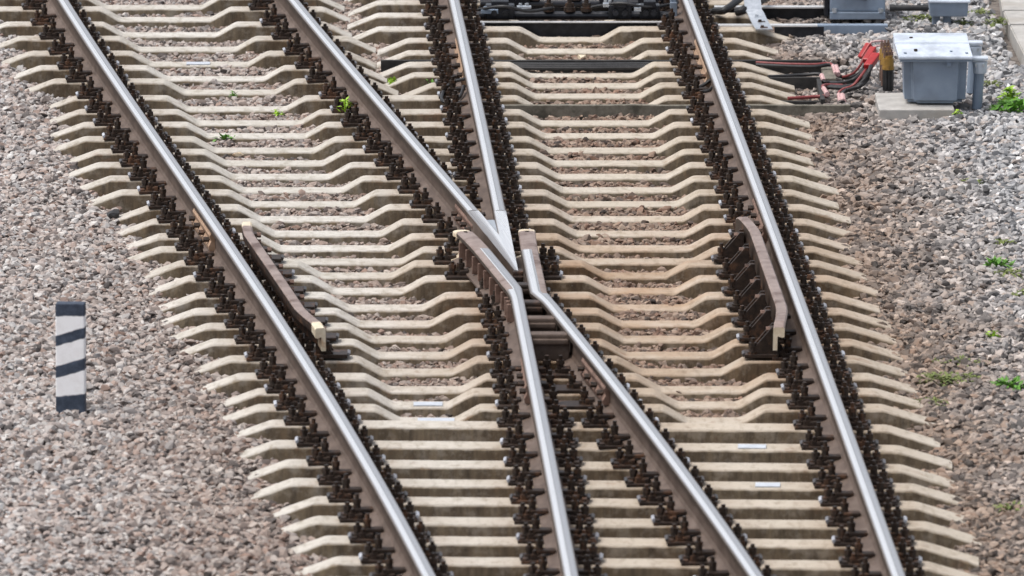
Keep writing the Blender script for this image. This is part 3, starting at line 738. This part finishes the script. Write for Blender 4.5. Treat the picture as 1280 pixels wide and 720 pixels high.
bm = bmesh.new(); box(bm, (.004, .12, .206), (.29, .27, .014), .004); box(bm, (.004, .14, .217), (.27, .20, .012), .004); obj('lid', bm, 'lid_grey', cbr)
for dx_ in (-.085, -.01):
    bm = bmesh.new(); box(bm, (0, 0, 0), (.055, .07, .18), .008); obj('leg', bm, 'box_grey', cbr, (dx_, .10, .02))
o0 = at(1136, 10, .08)
bm = bmesh.new(); cyl(bm, (0, 0, 0), .021, .22, 14, axis='x'); 
for k in (-.115, .115): cyl(bm, (k, 0, 0), .026, .035, 14, axis='x')
tag(obj('conduit', bm, 'black_rubber', loc=o0), 'thick black conduit joining the point machine to the small cable box', 'conduit')
# galvanised bent strap
o0 = at(948, 37, .02); k_ = 1/187.0
bm = bmesh.new(); pts = [(.06, -.03, .0), (.045, .10, .008), (.028, .32, .018), (.012, .55, .032), (.0, .58, .045), (-.012, .64, .15)]; th = .01
rings = []
for i, (x, y, z) in enumerate(pts): rings.append([bm.verts.new((x+sx*.058+(-.02), y, z+dz)) for sx, dz in ((-1, 0), (1, 0), (1, th), (-1, th))])
for a, b in zip(rings, rings[1:]):
    for q in range(4): bm.faces.new((a[q], a[(q+1) % 4], b[(q+1) % 4], b[q]))
bm.faces.new(rings[0][::-1]); bm.faces.new(rings[-1])
st = obj('galvanised_strap', bm, 'galv', loc=o0); tag(st, 'shiny bent metal strap with slots lying on a sleeper right of the rails', 'metal strap')
for x, y, z in ((.038, .02, .0125), (.026, .22, .0225), (.008, .40, .0325)):
    bm = bmesh.new(); box(bm, (0, 0, 0), (.052, .05, .004), .001); cyl(bm, (-.01, 0, .008), .012, .012, 6); obj('slot_bolt', bm, 'dark_steel' if y < .3 else 'galv', st, (x, y, z))
bm = bmesh.new(); tube(bm, [at(893, 14, .03), at(905, 13, .06), at(918, 4, .09), at(930, -6, .10), at(945, -20, .08)], .026, 10)
tag(obj('rubber_hose', bm, 'black_rubber'), 'thick black hose curving up from the right rail behind the metal strap', 'hose', 'black hoses')
bm = bmesh.new(); tube(bm, [at(921, 15, .05), at(930, 12, .07), at(940, 4, .08), at(960, -4, .07)], .030, 10)
tag(obj('rubber_hose', bm, 'black_rubber'), 'short black hose bending away right behind the shiny strap', 'hose', 'black hoses')

# ------------------------------------------------------------------ cable troughs
def board(name, u0, u1, v, z0, z1, dep, mat, label, cat, group=None):
    x0, x1, y = span(u0, u1, v, z1); o0 = Vector(((x0+x1)/2, y+dep/2, (z0+z1)/2))
    bm = bmesh.new(); L = x1-x0; n = max(2, int(L/.2)); rings = []
    for i in range(n+1):
        x = -L/2+L*i/n; w1, w2 = random.uniform(-.003, .003), random.uniform(-.003, .003); h = (z1-z0)/2
        rings.append([bm.verts.new(p) for p in ((x, -dep/2+w1, -h), (x, -dep/2+w1, h-.004+w2), (x, -dep/2+.004+w1, h+w2), (x, dep/2-.004, h+w2), (x, dep/2, h-.004+w2), (x, dep/2, -h))])
    for a, b in zip(rings, rings[1:]):
        for q in range(6): bm.faces.new((a[q], a[(q+1) % 6], b[(q+1) % 6], b[q]))
    bm.faces.new(rings[0][::-1]); bm.faces.new(rings[-1])
    o = obj(name, bm, mat, loc=o0); tag(o, label, cat, group); return o
board('trough_board', 476, 1028, 75.5, -.20, -.008, .03, 'dark_wood', 'long dark cable trough board crossing between the sleepers above the grey plank', 'board', 'trough boards')
board('trough_plank', 628, 1063, 131.5, -.20, -.030, .045, 'wood', 'long grey weathered plank between sleepers, nearest side of the cable trough', 'plank')
board('trough_board', 962, 1026, 97, -.16, -.03, .02, 'dark_wood', 'short dark board across the right end of the cable trough', 'board', 'trough boards')
board('trough_board', 974, 1030, 126, -.16, -.055, .02, 'dark_wood', 'low dark board just behind the right end of the grey plank', 'board', 'trough boards')
# side pieces running away
def sidewall(u, v0, v1, zt, w, mat, label):
    a, b = at(u, v0, zt), at(u, v1, zt); bm = bmesh.new(); o0 = (a+b)/2; box(bm, (0, 0, -.06), (w, abs(a.y-b.y), .12), .004)
    tag(obj('trough_board', bm, mat, loc=o0), label, 'board', 'trough boards')
sidewall(1026, 98, 124, -.035, .03, 'dark_wood', 'dark end board of the stone filled trough, below the pink taped cables')
sidewall(1036, 84, 98, -.05, .085, 'wood', 'broad tan trough end board behind the pink taped cables')
# flat cables in the trough
def cable(pts, r, mat, label, group, taps=()):
    bm = bmesh.new(); P = [at(*p) for p in pts]; o0 = P[0]; tube(bm, [p-o0 for p in P], r, 8)
    o = obj('cable', bm, mat, loc=o0); tag(o, label, 'cable', group)
    for pa, pb in taps:
        a, b = at(*pa)-o0, at(*pb)-o0; bm = bmesh.new(); tube(bm, [a, (a+b)/2, b], r*1.35, 8); obj('tape_wrap', bm, 'pink_tape', o)
    return o
for k, (v, z) in enumerate(((80.3, -.022), (82.8, -.032), (85.2, -.042))):
    cable([(640, v, z), (720, v+.3, z), (800, v-.2, z), (872, v, z)], .013, 'black_rubber', ('topmost', 'middle', 'lowest')[k]+' of three black cables lying in the dip against the dark trough board', 'black trough cables')
cable([(945, 78, -.012), (985, 80, -.015), (1018, 80.5, -.016), (1034, 79, -.012), (1041, 82, -.02), (1044, 92, -.05), (1052, 96, -.07), (1066, 92, -.03), (1075, 82, .03), (1081, 70, .09), (1088, 60, .14)], .009, 'red_cable', 'red cable leaving the far trough and rising to the uppermost red sleeve', 'red trough cables', [((1041, 82, -.015), (1044.5, 92, -.045))])
cable([(945, 81, -.02), (985, 83, -.025), (1018, 83.5, -.026), (1036, 81, -.02), (1045, 83, -.025), (1047.5, 93, -.055), (1058, 97.5, -.075), (1072, 93, -.02), (1080, 84, .03), (1086, 74, .09), (1091, 65, .12)], .012, 'black_rubber', 'black cable leaving the far trough and rising to the middle red sleeve', 'black trough cables', [((1045, 83, -.02), (1048, 93, -.05))])
cable([(960, 96, -.03), (1000, 94, -.03), (1022, 92.5, -.02), (1028, 96, -.03), (1030, 102, -.05), (1045, 103.5, -.06), (1063, 103, -.05), (1076, 95, .0), (1088, 82, .07), (1094, 72, .11)], .012, 'black_rubber', 'black cable crossing the trough end and rising to the lowest red sleeve', 'black trough cables', [((1027, 94, -.02), (1029.5, 101, -.045))])
cable([(985, 123, -.05), (1018, 121, -.05), (1034, 119.5, -.04), (1034, 116, -.03), (1029, 110, -.03), (1032, 106.5, -.05), (1058, 107, -.06)], .012, 'red_cable', 'red cable looping round the end of the stone filled trough', 'red trough cables', [((1034, 118, -.03), (1029.5, 110.5, -.025))])
cable([(1050, 128, -.055), (1048, 118, -.05), (1053, 112, -.045), (1066, 107, -.01), (1074, 98, .03), (1084, 85, .08), (1090, 76, .12)], .010, 'red_cable', 'thick red cable rising from the end of the grey plank to the red sleeves', 'red trough cables', [((1050, 127, -.05), (1048.5, 118, -.045))])
cable([(1054, 128, -.055), (1052.5, 119, -.05), (1058, 113, -.045), (1074, 108, -.01), (1083, 100, .02), (1087, 88, .08), (1090, 78, .11)], .015, 'black_rubber', 'thick black cable bulging out below the red sleeves', 'black trough cables', [((1054, 127, -.05), (1052.8, 119.5, -.045))])
for k, (du, dv, lab) in enumerate(((2.5, 2.2, 'inner black cable hugging the red cables below the sleeves'), (5, 4, 'outer black cable sagging lowest below the red sleeves'), (-2, -2.5, 'upper black cable rising beside the topmost red cable'))):
    cable([(1030+du, 105+dv, -.06), (1050+du, 106+dv, -.05), (1066+du, 103+dv, -.01), (1077+du*.7, 95+dv, .03), (1084+du*.5, 86+dv*.6, .07), (1089, 77, .11)], .012, 'black_rubber', lab, 'black trough cables')
for k, (a, b) in enumerate((((1076, 73, .06), (1087, 55, .15)), ((1082, 77, .08), (1092, 60.5, .15)), ((1084.5, 84, .09), (1096, 68.5, .15)))):
    A_, B_ = at(*a), at(*b); bm = bmesh.new(); d = (B_-A_); q = d.to_track_quat('Z', 'Y').to_matrix(); box(bm, (0, 0, 0), (.046 if k < 2 else .06, .04, d.length), .010, rot=q)
    sl_ = obj('cable_sleeve', bm, 'red', loc=(A_+B_)/2); tag(sl_, ('uppermost', 'middle', 'lowest')[k]+' of three bright red cable sleeves beside the junction box', 'cable sleeve', 'red cable sleeves')
    bm = bmesh.new(); e = Vector((.10, .0, .03)); st_ = d*.5; tube(bm, [st_*.9, st_+Vector((.02, 0, .015)), st_+Vector((.07, 0, .02)), st_+Vector((.11, 0, .015))], .008, 6); obj('wire_loop', bm, 'pink_tape', sl_)

# ------------------------------------------------------------------ junction box
bz = -.02
o0 = at(1167, 133, bz)
slb = at(1146, 141, bz)
bm = bmesh.new(); box(bm, (0, .36, -.03), (.49, .72, .10), .006); tag(obj('base_slab', bm, 'slab', loc=slb), 'pale concrete slab in the gravel carrying the blue grey junction box', 'slab')
top_z = bz+.02
jb_o = at(1169.5, 133.0, top_z); jb = empty('junction_box', jb_o, 'large blue grey junction box with pale sloping lid, on a concrete slab', 'junction box')
bm = bmesh.new(); W_, D_, H_ = .415, .42, .285
box(bm, (0, D_/2+.02, H_/2+.012), (W_, D_, H_), .0, taper=(.955, .92))
es = [e for e in bm.edges if abs(e.verts[0].co.x-e.verts[1].co.x) < .05 and abs(e.verts[0].co.z-e.verts[1].co.z) > .1]
bmesh.ops.bevel(bm, geom=es, offset=.06, segments=5, affect='EDGES')
es = [e for e in bm.edges if max(e.verts[0].co.z, e.verts[1].co.z) < .03]
bmesh.ops.bevel(bm, geom=es, offset=.022, segments=3, affect='EDGES'); obj('housing', bm, 'box_grey', jb, smooth=False)
bm = bmesh.new(); box(bm, (0, D_/2+.01, H_*.5), (W_*.985, D_*.985, .004), .001); obj('seam', bm, 'box_grey', jb) if False else bm.free()
bm = bmesh.new(); box(bm, (0, D_/2+.01, H_+.018), (W_+.055, D_+.06, .014), .004); obj('rim', bm, 'box_grey', jb)
bm = bmesh.new()
sec = [(-.035, .028), (-.035, .046), (.17, .100), (.175, .110), (.44, .134), (.475, .08), (.475, .028)]
A2 = [bm.verts.new((-(W_+.07)/2-(0.02 if y > .1 else 0), y, H_+z)) for y, z in sec]; B2 = [bm.verts.new(((W_+.065)/2-(0.02 if y > .1 else 0), y, H_+z)) for y, z in sec]
bm.faces.new(A2); bm.faces.new(B2[::-1])
for q in range(len(sec)): bm.faces.new((A2[q], B2[q], B2[(q+1) % len(sec)], A2[(q+1) % len(sec)]))
bmesh.ops.bevel(bm, geom=bm.edges[:], offset=.004, segments=2, affect='EDGES'); lid = obj('lid', bm, 'lid_grey', jb)
for x, y in ((-.13, .06), (-.15, .30), (.10, .05), (.20, .02), (.19, .33), (-.2, .02)):
    z = H_+.046+(y+.035)/.195*.046 if y < .16 else H_+.104+(y-.165)/.255*.014
    big = x in (-.13, -.15); bm = bmesh.new(); cyl(bm, (0, 0, 0), .012 if big else .009, .024 if big else .01, 6); obj('lid_screw', bm, 'dark_steel' if big else 'box_grey', lid, (x, y, z+.004))
bm = bmesh.new(); box(bm, (0, 0, 0), (.032, .022, .05), .005); box(bm, (0, -.006, -.01), (.024, .022, .012), .003); obj('hasp', bm, 'box_grey', jb, (.085, .005, H_+.002))
# pipes at its right
for k, (u0, v0, u1, v1, fz, fu, lbl) in enumerate(((1221, 136, 1225, 76, .255, 1226, 'nearer blue grey upright pipe with flanged cap, right of the junction box'), (1214, 116, 1220, 58, .255, 1221, 'farther blue grey pipe with flanged cap, half hidden behind the junction box lid'))):
    b_ = at(u0, v0, bz-.03); t_ = Vector((b_.x+(.018 if k == 0 else .02), b_.y, fz))
    root = empty('pipe', b_, lbl, 'pipe', 'junction box pipes')
    bm = bmesh.new(); tube(bm, [(0, 0, 0), (t_-b_)*.5, t_-b_], .034, 14, smooth=False); obj('tube', bm, 'box_grey', root)
    bm = bmesh.new(); d = t_-b_; box(bm, d+Vector((0, 0, .03)), (.105, .10, .018), .006); cyl(bm, d-Vector((0, 0, .03)), .044, .075, 14, r2=.050); obj('cap', bm, 'lid_grey', root)
    for sx in (-.03, .02):
        bm = bmesh.new(); cyl(bm, (0, 0, 0), .009, .02, 6); obj('cap_bolt', bm, 'galv', root, d+Vector((sx, -.052, -.01)))
# ochre glands
for k, (u, v, lbl) in enumerate(((1110, 113, 'nearest ochre cable gland with ridged black stem left of the junction box'), (1108, 107, 'middle ochre cable gland beside the junction box'), (1106, 101, 'farthest ochre cable gland beside the junction box'))):
    b_ = at(u, v, top_z); root = empty('cable_gland', b_, lbl, 'cable gland', 'ochre cable glands')
    bm = bmesh.new()
    for i in range(9): t = 2*math.pi*i/9; cyl(bm, (.026*math.cos(t), .026*math.sin(t), .075), .011, .15, 6)
    cyl(bm, (0, 0, .075), .026, .15, 10); obj('stem', bm, 'rusty_plate' if k else 'black_rubber', root)
    bm = bmesh.new(); cyl(bm, (0, 0, .180), .037, .07, 14); cyl(bm, (0, 0, .150), .041, .02, 8); cyl(bm, (0, 0, .222), .030, .02, 14); obj('collar', bm, 'ochre', root)
    for i in range(3):
        bm = bmesh.new(); cyl(bm, (0, 0, 0), .011, .035, 6); cyl(bm, (0, 0, .02), .006, .03, 6); obj('terminal', bm, 'rusty_plate', root, (-.022+.022*i, -.01+.01*i, .238))

# ------------------------------------------------------------------ walkway slabs at the right edge
L_ = [((1250, -22), (1292, 12.3), 'farthest'), ((1253, 13.6), (1300, 30), 'middle'), ((1262, 31.5), (1330, 76), 'nearest')]
for (u0, v0), (u1, v1), nm in L_:
    a, b = at(u0, v0, -.03), at(u0, v1, -.03); cx = at(u0, v0).x
    ysk = {'farthest': (1248, 1253), 'middle': (1254, 1261), 'nearest': (1262, 1284)}[nm]
    p = [at(ysk[0], v0, -.03), at(ysk[1], v1, -.03)]; q = [p[0]+Vector((.75, 0, 0)), p[1]+Vector((.75, 0, 0))]
    bm = bmesh.new(); c0 = (p[0]+p[1]+q[0]+q[1])/4
    tp = [bm.verts.new(w-c0) for w in (p[0], p[1], q[1], q[0])]; bt = [bm.verts.new(w.co-Vector((0, 0, .12))) for w in tp]
    bm.faces.new(tp[::-1]); bm.faces.new(bt)
    for i in range(4): bm.faces.new((tp[i], tp[(i+1) % 4], bt[(i+1) % 4], bt[i]))
    bmesh.ops.bevel(bm, geom=bm.edges[:], offset=.008, segments=2, affect='EDGES')
    tag(obj('walkway_slab', bm, 'slab', loc=c0), f'{nm} pale concrete walkway slab in the upper right corner', 'slab', 'walkway slabs')

# ------------------------------------------------------------------ small plants
def plant(u, v, z, h, wdt, n, mat, label, leaf=.03, flat=.5, name='weed', cat='plant', group='weeds'):
    o0 = at(u, v, z); bm = bmesh.new()
    for i in range(n):
        a = random.uniform(0, 6.28); rr = wdt*math.sqrt(random.random()); zz = h*random.uniform(.15, 1)*(1-.5*(rr/max(wdt, 1e-6))**2)
        c = Vector((rr*math.cos(a), rr*math.sin(a), zz)); L = leaf*random.uniform(.6, 1.3)
        q = (Matrix.Rotation(a, 3, 'Z') @ Matrix.Rotation(random.uniform(-1.2, .6)*flat*1.6, 3, 'Y') @ Matrix.Rotation(random.uniform(-.5, .5), 3, 'X'))
        vs = [bm.verts.new(c+q @ Vector(p)) for p in ((-L, 0, 0), (-L*.2, -L*.5, L*.1), (L, 0, -L*.12), (-L*.2, L*.5, L*.1), (0, 0, -.08*L))]
        bm.faces.new((vs[0], vs[1], vs[4])); bm.faces.new((vs[1], vs[2], vs[4])); bm.faces.new((vs[2], vs[3], vs[4])); bm.faces.new((vs[3], vs[0], vs[4]))
    for i in range(max(3, n//8)):
        a = random.uniform(0, 6.28); r = wdt*.5*random.random(); e = Vector((r*math.cos(a), r*math.sin(a), h*.7))
        tube(bm, [(0, 0, -.03), e*.5, e], .003, 4, smooth=False)
    o = obj(name, bm, mat, loc=o0); tag(o, label, cat, group); return o
plant(490, 113, -.11, .11, .035, 34, 'lime', 'tall lime green weed between the two tracks near the top', .022, 1)
plant(346, 148, -.11, .07, .05, 34, 'lime', 'bright green weed in the left track near the upper long rail', .02)
plant(280, 179, -.11, .06, .075, 40, 'leaf', 'flat dark green weed between sleepers of the left track', .024)
plant(1267, 141, -.07, .10, .15, 120, 'leaf', 'broad leafy green clump at the right edge below the walkway slabs', .04)
plant(1247, 335, -.08, .06, .09, 60, 'leaf', 'green clump in the right gravel halfway down the photo', .03)
plant(1241, 427, -.08, .07, .05, 34, 'lime', 'small bright lime weed in the lower right gravel', .024)
plant(1264, 486, -.08, .06, .12, 70, 'leaf', 'green tuft at the right edge beside the mossy patch', .03)
plant(1214, 233, -.08, .05, .08, 60, 'moss', 'small olive tuft in the right gravel below the junction box', .02)
plant(1186, 478, -.09, .05, .19, 260, 'moss', 'wide olive mossy patch beside the right sleeper ends', .018)
plant(1254, 308, -.08, .045, .08, 60, 'moss', 'olive moss tuft just above the halfway green clump', .018)
plant(1278, 372, -.08, .05, .06, 50, 'moss', 'olive moss tuft cut by the right edge', .02)
plant(1198, 152, -.08, .08, .05, 40, 'lime', 'yellow green weed at the foot of the pipe', .022)
plant(1150, 28, -.08, .06, .12, 110, 'moss', 'pale grassy patch between the point machine and the small cable box', .02)
plant(1205, 34, -.08, .06, .07, 60, 'moss', 'pale grassy tuft right of the small cable box posts', .02)
plant(1248, 34, -.08, .07, .12, 80, 'moss', 'straggly olive weed along the walkway slab edge', .022)
plant(1031, 63, -.10, .04, .05, 36, 'leaf', 'low green sprig in gravel above the red trough cables', .022)
plant(1240, 108, -.08, .05, .07, 50, 'moss', 'brownish olive tuft right of the pipe', .02)
plant(540, 115, -.10, .10, .10, 26, 'leaf', 'sparse pale weed over the short sleepers left of the steep rail', .022)
plant(432, 142, .0, .12, .05, 26, 'lime', 'thin vine climbing the fastenings left of the slanting inner rail', .018)
plant(292, 125, -.11, .07, .02, 14, 'leaf', 'thin upright sprig in the left track near the top', .02)
plant(1262, 640, -.08, .05, .10, 60, 'moss', 'olive moss tuft in the lowest right gravel', .018)
plant(1200, 455, -.085, .035, .16, 130, 'moss', 'faint olive moss film above the wide mossy patch', .014)
plant(1170, 505, -.085, .035, .12, 90, 'moss', 'faint olive moss film below the wide mossy patch', .014)
plant(1262, 345, -.08, .04, .12, 90, 'moss', 'olive moss film between the two right edge clumps', .016)
plant(1225, 20, -.08, .05, .10, 80, 'moss', 'sparse olive grass between the small cable box and walkway slabs', .018)
plant(1262, 132, -.07, .13, .07, 60, 'lime', 'upright light green shoots in the leafy clump at right', .034)
# a few distinctive loose stones
def loose(u, v, z, r, mat, label):
    bm = bmesh.new(); p = RNG.normal(size=(14, 3)); p /= np.linalg.norm(p, axis=1)[:, None]; p *= r*np.array([1.3, 1, .7])
    vs = [bm.verts.new(q) for q in p]; rr = bmesh.ops.convex_hull(bm, input=vs); bmesh.ops.delete(bm, geom=[e for e in rr['geom_interior'] if isinstance(e, bmesh.types.BMVert)], context='VERTS')
    tag(obj('loose_stone', bm, mat, loc=at(u, v, z)), label, 'stone', 'loose stones')
loose(298, 193, -.08, .03, 'cream', 'rounded white stone lying in the left track')
loose(727, 71, -.085, .03, 'cream', 'white stone lying in the right track near the top')
loose(143, 268, -.055, .05, 'black_rubber', 'black stone at the sleeper ends left of the leftmost rail')
loose(1165, 465, -.03, .05, 'fish', 'brown stone resting near the right sleeper ends') if False else None
# bond cable hanging on the steep rail
bm = bmesh.new(); P = [at(583, 98, .12), at(566, 103, .06), at(556, 112, .04), at(552, 124, .03), at(560, 128, .02), at(574, 122, .05), at(580, 108, .09)]; tube(bm, [p-P[0] for p in P], .012, 8)
tag(obj('bond_cable', bm, 'black_rubber', loc=P[0]), 'black looped bonding cable hanging at the fastenings of the steep upper rail', 'cable')
bm = bmesh.new(); P = [at(893, 96, .12), at(880, 106, .07), at(872, 111, .05), at(884, 114, .05), at(895, 106, .10)]; tube(bm, [p-P[0] for p in P], .012, 8)
tag(obj('bond_cable', bm, 'black_rubber', loc=P[0]), 'black bonding cable on the left side of the rightmost rail near the top', 'cable')
#@@D1

# ------------------------------------------------------------------ camera, light, world
cam = bpy.data.cameras.new('camera'); co = bpy.data.objects.new('camera', cam); C.objects.link(co)
cam.sensor_width = 36; cam.lens = 36*F/1280; cam.clip_start = .5; cam.clip_end = 3000
co.location = (0, 0, CAMH); co.rotation_euler = (math.pi/2-PITCH, 0, 0)
cam.dof.use_dof = True; cam.dof.focus_distance = 60.0; cam.dof.aperture_fstop = 5.6
S.camera = co
SUN_EL, SUN_AZ = 66, -100          # azimuth measured clockwise from +Y
w = bpy.data.worlds.new('World'); S.world = w; w.use_nodes = True
nt = w.node_tree; bg = nt.nodes['Background']; sky = nt.nodes.new('ShaderNodeTexSky'); sky.sky_type = 'NISHITA'; sky.sun_disc = False
sky.sun_elevation = R(SUN_EL); sky.sun_rotation = R(SUN_AZ); sky.dust_density = 5; sky.air_density = 1.0; sky.ozone_density = .6
hs = nt.nodes.new('ShaderNodeHueSaturation'); hs.inputs['Saturation'].default_value = .45
nt.links.new(sky.outputs[0], hs.inputs['Color']); nt.links.new(hs.outputs[0], bg.inputs[0]); bg.inputs[1].default_value = .14
sl = bpy.data.lights.new('sun', 'SUN'); sl.energy = 1.25; sl.angle = R(24); sl.color = (1, .97, .93)
so = bpy.data.objects.new('sun', sl); C.objects.link(so)
dirv = Vector((math.sin(R(SUN_AZ))*math.cos(R(SUN_EL)), math.cos(R(SUN_AZ))*math.cos(R(SUN_EL)), math.sin(R(SUN_EL))))
so.rotation_euler = (-dirv).to_track_quat('-Z', 'Y').to_euler(); so.location = (0, 56, 20)
S.view_settings.view_transform = 'Standard'; S.view_settings.look = 'None'; S.view_settings.exposure = .50; S.view_settings.gamma = 1
S.view_settings.use_curve_mapping = False
S.render.engine = 'CYCLES'
